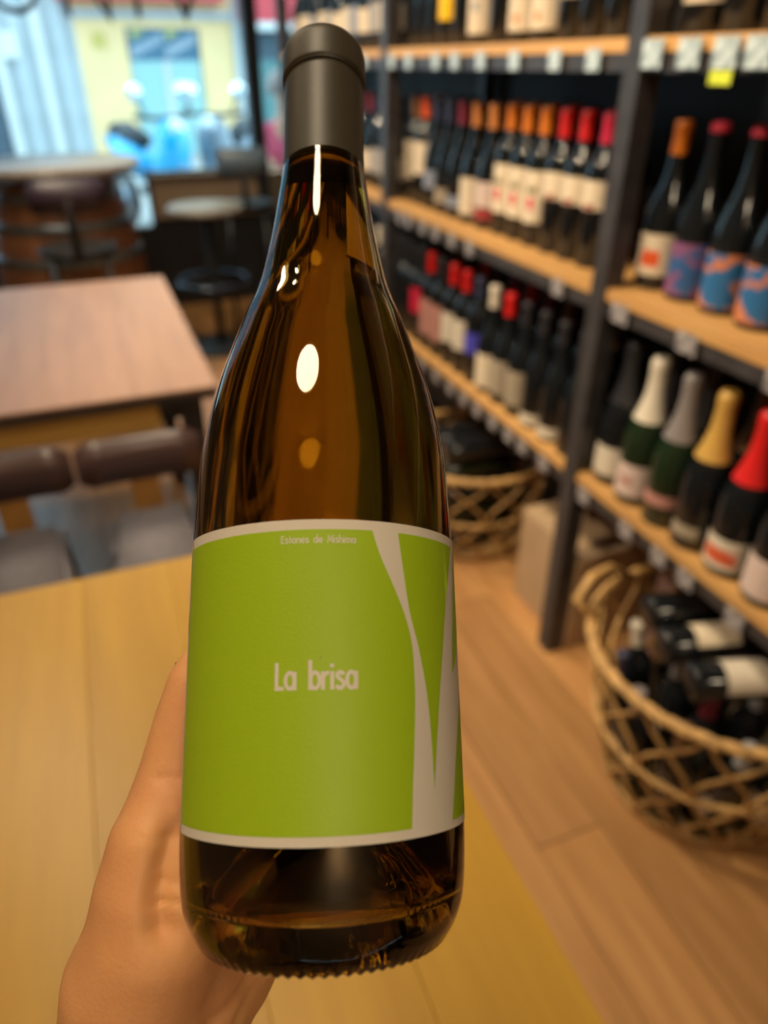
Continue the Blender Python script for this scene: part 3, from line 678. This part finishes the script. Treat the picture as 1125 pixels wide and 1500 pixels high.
# ------------------------------------------------------------------ seated passer-by outside (far, blurred)
def skin_fig(name, joints, edges, radii, m, parent, sub=1):
    me = bpy.data.meshes.new(name); me.from_pydata(joints, edges, []); o = bpy.data.objects.new(name, me); COL.objects.link(o)
    sk = o.modifiers.new('s', 'SKIN'); sv = me.skin_vertices[0].data
    for i, r in enumerate(radii): sv[i].radius = r if isinstance(r, tuple) else (r, r)
    sv[0].use_root = True
    su = o.modifiers.new('u', 'SUBSURF'); su.levels = sub + 1; su.render_levels = sub + 1
    dg = bpy.context.evaluated_depsgraph_get(); me2 = bpy.data.meshes.new_from_object(o.evaluated_get(dg)); bpy.data.objects.remove(o)
    me2.polygons.foreach_set('use_smooth', [True] * len(me2.polygons)); me2.materials.clear(); me2.materials.append(m)
    o2 = bpy.data.objects.new(name, me2); COL.objects.link(o2); o2.parent = parent; return o2
pr = thing('person', (1.62, 6.35, -.12), 'person in a pink-red top and light blue trousers sitting outside the window', 'person', rz=.3)
M_skin = mat('skin', (.60, .33, .20), .5, sss=.15)
J = [(0, 0, .58), (0, .02, .75), (0, .0, .98), (0, -.01, 1.12), (0, -.03, 1.20), (0, -.04, 1.30), (0, -.04, 1.38), (-.17, 0, 1.05), (-.22, -.06, .82), (-.16, -.26, .72), (-.13, -.34, .70), (.17, 0, 1.05), (.22, -.06, .82), (.16, -.26, .72), (.13, -.34, .70),
     (-.10, -.02, .55), (-.13, -.42, .56), (-.13, -.44, .12), (-.13, -.56, .05), (.10, -.02, .55), (.13, -.42, .56), (.13, -.44, .12), (.13, -.56, .05)]
Ed = [(0, 1), (1, 2), (2, 3), (3, 4), (4, 5), (5, 6), (2, 7), (7, 8), (8, 9), (9, 10), (2, 11), (11, 12), (12, 13), (13, 14), (0, 15), (15, 16), (16, 17), (17, 18), (0, 19), (19, 20), (20, 21), (21, 22)]
Rr = [(.15, .11), (.14, .10), (.15, .10), (.06, .06), (.055, .055), (.085, .10), (.06, .07), .055, .042, .035, .03, .055, .042, .035, .03, .09, .065, .045, .035, .09, .065, .045, .035]
skin_fig('body', J, Ed, Rr, M_skin, pr)
skin_fig('shirt', [J[0], J[1], J[2], J[3], J[7], J[8], J[11], J[12]], [(0, 1), (1, 2), (2, 3), (2, 4), (4, 5), (2, 6), (6, 7)], [(.165, .125), (.155, .115), (.165, .115), (.07, .07), .067, .056, .067, .056], mat('pink_red_cloth', (.62, .08, .14), .8), pr)
skin_fig('trousers', [J[0], J[15], J[16], J[17], J[19], J[20], J[21]], [(0, 1), (1, 2), (2, 3), (0, 4), (4, 5), (5, 6)], [(.17, .13), .105, .08, .06, .105, .08, .06], mat('light_blue_cloth', (.40, .70, .85), .8), pr)
link('hair', mesh('hair', *lathe([(.105, 1.29), (.112, 1.34), (.10, 1.40), (.06, 1.445), (.01, 1.455)], 20), True), mat('grey_hair', (.30, .24, .22), .7), pr).location = (0, .015, 0)
for s in (-1, 1): link('eye', mesh('e', *lathe([(.002, -.01), (.009, -.005), (.009, .005), (.002, .01)], 8), True), M_frame, pr).location = (s * .032, -.135, 1.325)
link('nose', mesh('n', *tube([(0, -.125, 1.325), (0, -.155, 1.29), (0, -.135, 1.28)], [.008, .013, .008], 6), True), M_skin, pr)
link('mouth', mesh('n', *tube([(-.022, -.128, 1.255), (0, -.136, 1.252), (.022, -.128, 1.255)], .005, 6), True), mat('lip', (.45, .12, .1), .5), pr)
ch = thing('outdoor_chair', (1.62, 6.35, -.12), 'pale blue metal chair the seated person outside sits on', 'chair', rz=.3)
M_chb = mat('pale_blue_metal', (.45, .65, .75), .4)
link('seat', box(-.21, .21, -.30, .14, .435, .46), M_chb, ch); link('backrest', box(-.20, .20, .17, .185, .60, .90), M_chb, ch)
for sx in (-.19, .19):
    for sy in (-.27, .14): link('leg', box(sx - .012, sx + .012, sy - .012, sy + .012, 0, .435), M_chb, ch)
    link('back_upright', box(sx - .012, sx + .012, .145, .170, .46, .9), M_chb, ch)

# ================================================================== THE HELD BOTTLE
def cam2w(x, y_down, z): return CM @ Vector((x, -y_down, -z))
ZB = .2025; TILT = math.radians(14)
Bc = Vector(((475 - 562.5) / F * ZB, (1330 - 750) / F * ZB, ZB)); kk = (473 - 562.5) / F
ac = Vector((kk * math.sin(TILT), -math.cos(TILT), math.sin(TILT))).normalized()
def c2w_dir(v): return (CM.to_3x3() @ Vector((v[0], -v[1], -v[2])))
B0 = cam2w(*Bc); AX = c2w_dir(ac).normalized()
E1 = ac.cross(Vector((0, 0, 1))).normalized()
if E1.x < 0: E1 = -E1
E2 = ac.cross(E1)
if E2.z > 0: E2 = -E2
E1w = c2w_dir(E1).normalized(); E2w = c2w_dir(E2).normalized()     # right, towards the viewer
# local frame: x = right, y = away from viewer, z = axis
BM = Matrix((( E1w.x, -E2w.x, AX.x, B0.x), (E1w.y, -E2w.y, AX.y, B0.y), (E1w.z, -E2w.z, AX.z, B0.z), (0, 0, 0, 1)))
hb = bpy.data.objects.new('wine_bottle', None); COL.objects.link(hb); hb.matrix_world = BM; hb.empty_display_size = .05
tag(hb, 'held wine bottle with bright green label reading La brisa, in the foreground', 'bottle')
HP = [(.0300, -.0062), (.0335, -.0056), (.0352, -.0042), (.0368, -.0020), (.0382, .0010), (.0391, .0040), (.0397, .0080), (.0401, .013), (.0404, .020), (.0405, .03), (.0405, .06), (.0405, .090), (.0403, .105), (.0400, .1145), (.0394, .1266), (.0386, .1350), (.0373, .1440), (.0354, .1530), (.0330, .1617), (.0301, .1710),
      (.0270, .1808), (.0243, .1880), (.0221, .1951), (.0203, .2035), (.0187, .2120), (.0175, .2200), (.0163, .2290), (.0152, .2380), (.0144, .2460), (.0139, .2600), (.0142, .2880), (.0105, .2895)]
def catmull(P, sub=4):
    out = []
    for i in range(len(P) - 1):
        p0, p1, p2, p3 = P[max(i - 1, 0)], P[i], P[i + 1], P[min(i + 2, len(P) - 1)]
        for s in range(sub):
            t = s / sub
            out.append(tuple(.5 * ((2 * b) + (c - a) * t + (2 * a - 5 * b + 4 * c - d) * t * t + (-a + 3 * b - 3 * c + d) * t ** 3) for a, b, c, d in zip(p0, p1, p2, p3)))
    out.append(P[-1]); return out
HPs = catmull(HP, 4)
# punt (inward dimple) closes the base; knurled ring of small lugs on the rim
outer = [(.0008, .022), (.008, .0205), (.016, .014), (.022, .005), (.0262, -.003)] + HPs
N = 288; V = []; Fc = []
for r, z in outer:
    for k_ in range(N):
        a = 2 * PI * k_ / N; rr = r; zz = z
        wgt = math.exp(-((r - .0322) / .0028) ** 2) * (1 if z < -.001 else 0)
        zz -= .0009 * wgt * (.5 + .5 * math.cos(72 * a))
        V.append((rr * math.cos(a), rr * math.sin(a), zz))
M_ = len(outer)
inner = [(max(.0006, r - .0028), z) for r, z in reversed(HPs) if z > .0135 and z < .286] + [(.0368, .0110), (.0352, .0080), (.0325, .0058), (.0295, .0048), (.0262, .0058), (.022, .0115), (.016, .0195), (.008, .0255), (.0008, .027)]
for r, z in inner:
    for k_ in range(N): a = 2 * PI * k_ / N; V.append((r * math.cos(a), r * math.sin(a), z))
tot = M_ + len(inner)
for i in range(tot - 1):
    for k_ in range(N): a_, b_ = i * N + k_, i * N + (k_ + 1) % N; Fc.append((a_, b_, b_ + N, a_ + N))
Fc.append(tuple(reversed(range(N)))); Fc.append(tuple(range((tot - 1) * N, tot * N)))
M_amber = mat('amber_glass', (.54, .42, .14), .0, trans=1, ior=1.5)
glass = link('bottle_glass', mesh('glass', V, Fc, True), M_amber, hb)
LV = .245
wine = [(r + .00004, z) for r, z in reversed(inner) if z < LV and not (r < .03 and z > .06 and False)]
wine = [(r + (.00004 if z > .03 or r > .03 else 0), z - (0 if z > .03 else .00004)) for r, z in reversed(inner) if z < LV]
wine.append((.0015, LV - .0005))
Vw, Fw = lathe(wine, 96)
M_wine = mat('white_wine', (.84, .74, .38), .0, trans=1, ior=1.34)
link('wine', mesh('wine', Vw, Fw, True), M_wine, hb)
capp = [(.01455, .2405), (.01475, .2408), (.0146, .255), (.0147, .2775), (.0149, .2790), (.0153, .2800), (.0156, .2812), (.0156, .2895), (.0153, .2925), (.0143, .2945), (.0125, .2958), (.004, .2962)]
link('capsule', lathe_mesh(catmull(capp, 3), 96, cap0=False), mat('matt_black_capsule', (.056, .046, .028), .46, spec=.45, metal=0, noise=.1, nscale=300), hb)
link('cork', lathe_mesh([(.009, .245), (.009, .288)], 32), mat('cork', (.42, .25, .13), .8), hb)
# label paper + prints wrapped on the cylinder; (s, t) in millimetres from the pixel measurements
LR = .0406
def wrap_poly(polys, off, solid=0.0, step=1.2):
    bm = bmesh.new()
    for P in polys:
        vs = [bm.verts.new((p[0], p[1], 0)) for p in P]
        try: bm.faces.new(vs)
        except ValueError: pass
    s0 = min(p[0] for P in polys for p in P); s1 = max(p[0] for P in polys for p in P)
    x = math.floor(s0 / step) * step + step
    while x < s1:
        bmesh.ops.bisect_plane(bm, geom=bm.verts[:] + bm.edges[:] + bm.faces[:], plane_co=(x, 0, 0), plane_no=(1, 0, 0)); x += step
    bmesh.ops.triangulate(bm, faces=bm.faces[:])
    for v in bm.verts:
        th = v.co.x / 1000 / LR; r = LR + off
        v.co = Vector((r * math.sin(th), -r * math.cos(th), v.co.y / 1000))
    bmesh.ops.recalc_face_normals(bm, faces=bm.faces[:])
    me = bpy.data.meshes.new('wrap'); bm.to_mesh(me); bm.free(); me.polygons.foreach_set('use_smooth', [True] * len(me.polygons)); return me
def rrect(x0, x1, y0, y1, r, n=6):
    P = []
    for cx, cy2, a in ((x1 - r, y1 - r, 0), (x0 + r, y1 - r, 90), (x0 + r, y0 + r, 180), (x1 - r, y0 + r, 270)):
        P += [(cx + r * math.cos(math.radians(a + 90 * i / n)), cy2 + r * math.sin(math.radians(a + 90 * i / n))) for i in range(n + 1)]
    return P
def spl(P): return catmull(P, 5)
M_paper = mat('label_paper', (.78, .70, .58), .62, bump=.5, bscale=1100, bdist=.00012)
M_green = mat('label_green', (.38, .56, .010), .50, bump=.5, bscale=1100, bdist=.00012)
lab = link('label', wrap_poly([rrect(-49.0, 63.5, 23.6, 103.2, 2.2)], .0), M_paper, hb)
g1 = [(-46.4, 100.3), (16.45, 100.6)] + spl([(16.45, 100.6), (18.85, 93.55), (23.61, 83.63), (26.6, 76.57), (28.17, 70.18), (28.56, 63.15), (28.62, 57.6), (28.0, 47.45), (27.15, 37.63), (26.32, 25.9)])[1:] + [(-46.4, 25.9)]
g2 = [(24.31, 100.6), (52.0, 100.5)] + spl([(52.0, 100.5), (45.6, 85.42), (40.4, 64.64), (36.9, 46.95), (34.9, 34.0)])[1:] + spl([(34.9, 34.0), (34.3, 47.09), (33.1, 58.21), (30.6, 69.52), (27.58, 79.49), (25.65, 91.1), (24.31, 100.6)])[1:-1]
g3 = [(56.2, 100.5), (61.2, 100.5), (61.2, 78.0)] + spl([(61.2, 78), (55.5, 70.5), (47.8, 63.5)])[1:] + spl([(47.8, 63.5), (50.8, 80.4), (56.2, 100.5)])[1:-1]
g4 = [(43.45, 25.6), (61.2, 25.6), (61.2, 60.0)] + spl([(61.2, 60), (54.5, 54.0), (48.6, 42.6), (43.45, 25.6)])[1:-1]
for g in (g1, g2, g3, g4): link('green_print', wrap_poly([g], .00005), M_green, lab)
def glyph(c):
    A = arc
    bowl = lambda x: (A(x, .34, .17, .29, 0, 345), True)
    G_ = {'L': ([([(0.06, 1), (.06, .06), (.34, .06)], False)], .36), 'a': ([bowl(.22), ([(.40, .66), (.40, 0)], False)], .50), 'b': ([([(.06, 1.08), (.06, 0)], False), bowl(.24)], .48),
          'r': ([([(.06, .66), (.06, 0)], False), (A(.24, .38, .18, .22, 180, 75, 10), False)], .34), 'i': ([([(.06, .66), (.06, 0)], False), ([(.06, .80), (.06, .93)], False)], .17),
          's': ([([(.32, .53), (.27, .60), (.18, .62), (.09, .57), (.08, .48), (.15, .40), (.25, .32), (.32, .24), (.31, .12), (.22, .05), (.11, .06), (.05, .15)], False)], .40),
          'E': ([([(.36, .94), (.06, .94), (.06, .06), (.36, .06)], False), ([(.06, .52), (.33, .52)], False)], .42), 't': ([([(.14, .90), (.14, 0)], False), ([(0, .60), (.28, .60)], False)], .30),
          'o': ([bowl(.22)], .46), 'n': ([([(.06, .66), (.06, 0)], False), (A(.21, .44, .15, .17, 180, 0, 12) + [(.36, 0)], False)], .44),
          'e': ([(A(.22, .34, .17, .29, 330, 30, 2)[:1] + A(.22, .34, .17, .29, 320, 0, 2)[:0] + A(.22, .34, .17, .29, -45, -350, 24), False), ([(.05, .34), (.39, .34)], False)], .46),
          'd': ([bowl(.22), ([(.40, 1.08), (.40, 0)], False)], .50), 'M': ([([(.05, 0), (.11, .96), (.29, .25), (.47, .96), (.53, 0)], False)], .60),
          'h': ([([(.06, 1.08), (.06, 0)], False), (A(.21, .44, .15, .17, 180, 0, 12) + [(.36, 0)], False)], .44),
          'm': ([([(.06, .66), (.06, 0)], False), (A(.19, .46, .13, .15, 180, 0, 10) + [(.32, 0)], False), (A(.45, .46, .13, .15, 180, 0, 10) + [(.58, 0)], False)], .66), ' ': ([], .42)}
    return G_[c]
def lettering(text, x0, x1, base, cap, sw, name):
    adv = sum(glyph(c)[1] for c in text); sx = (x1 - x0) / adv; x = x0; polys = []
    for c in text:
        st, ad_ = glyph(c)
        for pts, cl in st:
            P = [(x + p[0] * sx, base + p[1] * cap) for p in pts]
            polys += [[(q.x, q.y) for q in qd] for qd in ribbon(P, sw, cl)]
        x += ad_ * sx
    return link(name, wrap_poly(polys, .00010, step=3), M_paper, lab)
lettering('La brisa', -8.9, 12.2, 59.75, 6.75, .98, 'lettering')
lettering('Estones de Mishima', -7.9, 12.0, 96.9, 2.05, .29, 'lettering')
tick = wrap_poly([[(-48.7, 75.5), (-48.35, 75.5), (-48.35, 82), (-48.7, 82)]], .0001); link('fine_print', tick, mat('ink_grey', (.12, .11, .11), .7), lab)
link('speck', wrap_poly([[(2.35, 67.4), (2.75, 67.5), (2.6, 67.8)]], .0001), mat('ink_black', (.03, .02, .02), .7), lab)

# ================================================================== THE HAND
BI = BM.inverted()
def P3(px, py, d): return cam2w((px - 562.5) / F * d, (py - 750) / F * d, d)
def Q(theta, t, off):     # point around the bottle; theta 0 faces viewer, -90 left, 180 behind
    th = math.radians(theta); r = .0405 + off
    return BM @ Vector((r * math.sin(th), -r * math.cos(th), t))
def capsule(p, r0, q, r1, n=18):
    p = Vector(p); q = Vector(q); d = q - p; L = d.length; d.normalize()
    u = d.orthogonal().normalized(); v = d.cross(u); V = []; Fc = []
    rings = [(-r0 * math.cos(a), r0 * math.sin(a)) for a in [i * PI / 12 for i in range(1, 7)]] + [(L + r1 * math.sin(a), r1 * math.cos(a)) for a in [i * PI / 12 for i in range(0, 6)]]
    for h, r in rings:
        for k_ in range(n): a = 2 * PI * k_ / n; V.append(p + d * h + (u * math.cos(a) + v * math.sin(a)) * r)
    for i in range(len(rings) - 1):
        for k_ in range(n): a_, b_ = i * n + k_, i * n + (k_ + 1) % n; Fc.append((a_, b_, b_ + n, a_ + n))
    Fc.append(tuple(reversed(range(n)))); Fc.append(tuple(range((len(rings) - 1) * n, len(rings) * n)))
    return V, Fc
parts = []
def chain(L):
    for (p, r), (q, s) in zip(L[:-1], L[1:]): parts.append(capsule(p, r, q, s))
# forearm and wrist
chain([(P3(-60, 2350, .300), .036), (P3(60, 1900, .262), .033), (P3(150, 1650, .238), .0255), (P3(190, 1520, .230), .0225)])
chain([(P3(60, 2350, .300), .034), (P3(140, 1900, .262), .031), (P3(232, 1650, .243), .0245), (P3(262, 1520, .236), .0215)])
# thenar + thumb
chain([(P3(190, 1520, .230), .0225), (P3(208, 1440, .226), .0245), (P3(226, 1380, .224), .0222), (P3(229, 1310, .224), .0195), (P3(236, 1240, .226), .0168), (P3(248, 1180, .231), .0138), (P3(258, 1125, .235), .0118), (P3(273, 1055, .238), .0107), (P3(284, 1000, .240), .0090), (P3(291, 975, .241), .0070)])
# heel of the palm below the base
chain([(P3(262, 1520, .236), .0215), (P3(285, 1450, .238), .0215), (P3(330, 1425, .243), .0165), (P3(385, 1340, .262), .014)])
chain([(P3(208, 1440, .228), .022), (P3(270, 1420, .236), .022), (P3(310, 1400, .242), .018)])
# palm behind the bottle
K = {'index': Q(-128, .047, .016), 'middle': Q(-150, .030, .016), 'ring': Q(-172, .016, .015), 'little': Q(168, .004, .013)}
for k_, r in (('index', .0135), ('middle', .0135), ('ring', .0125), ('little', .0115)):
    chain([(P3(250, 1440, .240), .018), ((P3(300, 1400, .250) + K[k_]) / 2, .015), (K[k_], r)])
chain([(P3(229, 1310, .230), .016), (P3(265, 1260, .255), .013), (K['index'], .0125)])
chain([(P3(215, 1400, .228), .018), (P3(265, 1330, .258), .015), (K['middle'], .0125)])
# fingers closing round the back of the bottle
def finger(a0, t0, a1, t1, r0, r1, rise=.0):
    L = []
    for i in range(7):
        u = i / 6; L.append((Q(a0 + (a1 - a0) * u, t0 + (t1 - t0) * u + rise * math.sin(u * PI), r0 * (1 - u) + r1 * u + .002 + .004 * math.sin(u * 2 * PI) ** 2 * (1 - u)), r0 * (1 - u) + r1 * u))
    chain(L); return L[-1]
tips = [finger(-128, .047, -206, .078, .0108, .0078), finger(-150, .030, -211, .062, .0108, .0080), finger(-172, .016, -212, .048, .0105, .0076), finger(-192, .004, -214, .028, .0095, .0068)]
Vh, Fh = join(parts)
me = mesh('hand_raw', Vh, Fh); ho = bpy.data.objects.new('hand_raw', me); COL.objects.link(ho)
rm = ho.modifiers.new('r', 'REMESH'); rm.mode = 'VOXEL'; rm.voxel_size = .0016; rm.use_smooth_shade = True
sm = ho.modifiers.new('s', 'SMOOTH'); sm.factor = .5; sm.iterations = 14
dg = bpy.context.evaluated_depsgraph_get(); hm = bpy.data.meshes.new_from_object(ho.evaluated_get(dg)); bpy.data.objects.remove(ho)
n = len(hm.vertices); co = np.empty(n * 3); hm.vertices.foreach_get('co', co); co = co.reshape(-1, 3)
no = np.array([v.normal[:] for v in hm.vertices])
# keep flesh outside the glass: press it onto the bottle's surface
bi = np.array(BI); L_ = co @ bi[:3, :3].T + bi[:3, 3]
rr = np.hypot(L_[:, 0], L_[:, 1]); zt = np.array([z for r, z in HPs]); rt = np.array([r for r, z in HPs])
lim = np.interp(L_[:, 2], zt, rt) + .0006
ins = (rr < lim) & (L_[:, 2] > -.0065) & (L_[:, 2] < .2)
down = ins & (L_[:, 2] < .003) & (rr < .030)
side = ins & ~down
f_ = lim[side] / np.maximum(rr[side], 1e-5); L_[side, 0] *= f_; L_[side, 1] *= f_; L_[down, 2] = -.0072
bm_ = np.array(BM); co2 = L_ @ bm_[:3, :3].T + bm_[:3, 3]
co = co2
# creases of the skin, pressed in along the normal
cmi = np.array(CM.inverted()); C_ = co @ cmi[:3, :3].T + cmi[:3, 3]
px = 562.5 + F * C_[:, 0] / -C_[:, 2]; py = 750 - F * C_[:, 1] / -C_[:, 2]
vd = C_ / np.linalg.norm(C_, axis=1)[:, None]; nc = no @ cmi[:3, :3].T; front = (nc * vd).sum(1) < .1
def groove(line, wpx, depth):
    global co
    best = np.full(n, 1e9)
    for (ax_, ay), (bx, by) in zip(line[:-1], line[1:]):
        dx, dy = bx - ax_, by - ay; u = np.clip(((px - ax_) * dx + (py - ay) * dy) / (dx * dx + dy * dy), 0, 1)
        best = np.minimum(best, np.hypot(px - ax_ - u * dx, py - ay - u * dy))
    co = co - no * (depth * np.exp(-(best / wpx) ** 2) * front)[:, None]
groove([(228, 1141), (245, 1137), (275, 1140)], 5, .0007)
groove([(236, 1150), (262, 1153)], 4, .0004)
groove([(200, 1226), (225, 1228), (248, 1222)], 6, .0004)
groove([(256, 1225), (243, 1265), (232, 1325), (238, 1360)], 25, .0045)
groove([(236, 1325), (250, 1322), (275, 1326)], 5, .0014)
groove([(238, 1292), (275, 1296)], 6, .0008)
groove([(372, 1415), (361, 1440), (335, 1475), (305, 1500)], 5, .0013)
groove([(382, 1430), (362, 1462), (345, 1500)], 4, .0009)
hm.vertices.foreach_set('co', co.reshape(-1)); hm.update()
# hand skin
def skin_mat():
    m = mat('hand_skin', (.90, .45, .17), .55, sss=.2, bump=.6, bscale=700, bdist=.00025, col2=(.80, .36, .15), nscale=45, sharp=(.35, .75))
    return m
hm.materials.clear(); hm.materials.append(skin_mat()); hm.polygons.foreach_set('use_smooth', [True] * len(hm.polygons))
c0 = P3(190, 1520, .230); hm.transform(Matrix.Translation(-c0))
hand = bpy.data.objects.new('hand', hm); COL.objects.link(hand); hand.location = c0
tag(hand, 'left hand and wrist gripping the green-labelled bottle, thumb up its left side', 'hand')
def nail(center, nrm, along, w_, l_):
    nrm = Vector(nrm).normalized(); al = Vector(along); al = (al - nrm * al.dot(nrm)).normalized(); sd = al.cross(nrm); V = []; Fc = []
    for i in range(7):
        for j in range(7):
            u = -1 + i / 3; v = -1 + j / 3; ww = w_ * math.sqrt(max(.25, 1 - .55 * max(0, abs(v) - .3) ** 2))
            V.append(Vector(center) + sd * u * ww + al * v * l_ - nrm * (u * u * w_ * .45 + v * v * l_ * .06) - c0)
    for i in range(6):
        for j in range(6): q = i * 7 + j; Fc.append((q, q + 1, q + 8, q + 7))
    o = link('fingernail', mesh('nail', V, Fc, True), mat('nail', (.72, .45, .34), .25, coat=.4), hand); return o
tc_ = P3(284, 995, .240); out = (tc_ - (BM @ Vector((0, 0, (BI @ tc_).z)))).normalized()
nail(tc_ + out * .0072, out, AX, .0046, .0058)
for tp, r in tips:
    t_ = BI @ Vector(tp); od = (BM.to_3x3() @ Vector((t_.x, t_.y, 0))).normalized(); tang = AX.cross(od)
    nail(Vector(tp) + od * (r - .0004), od, tang, .0045, .0050)
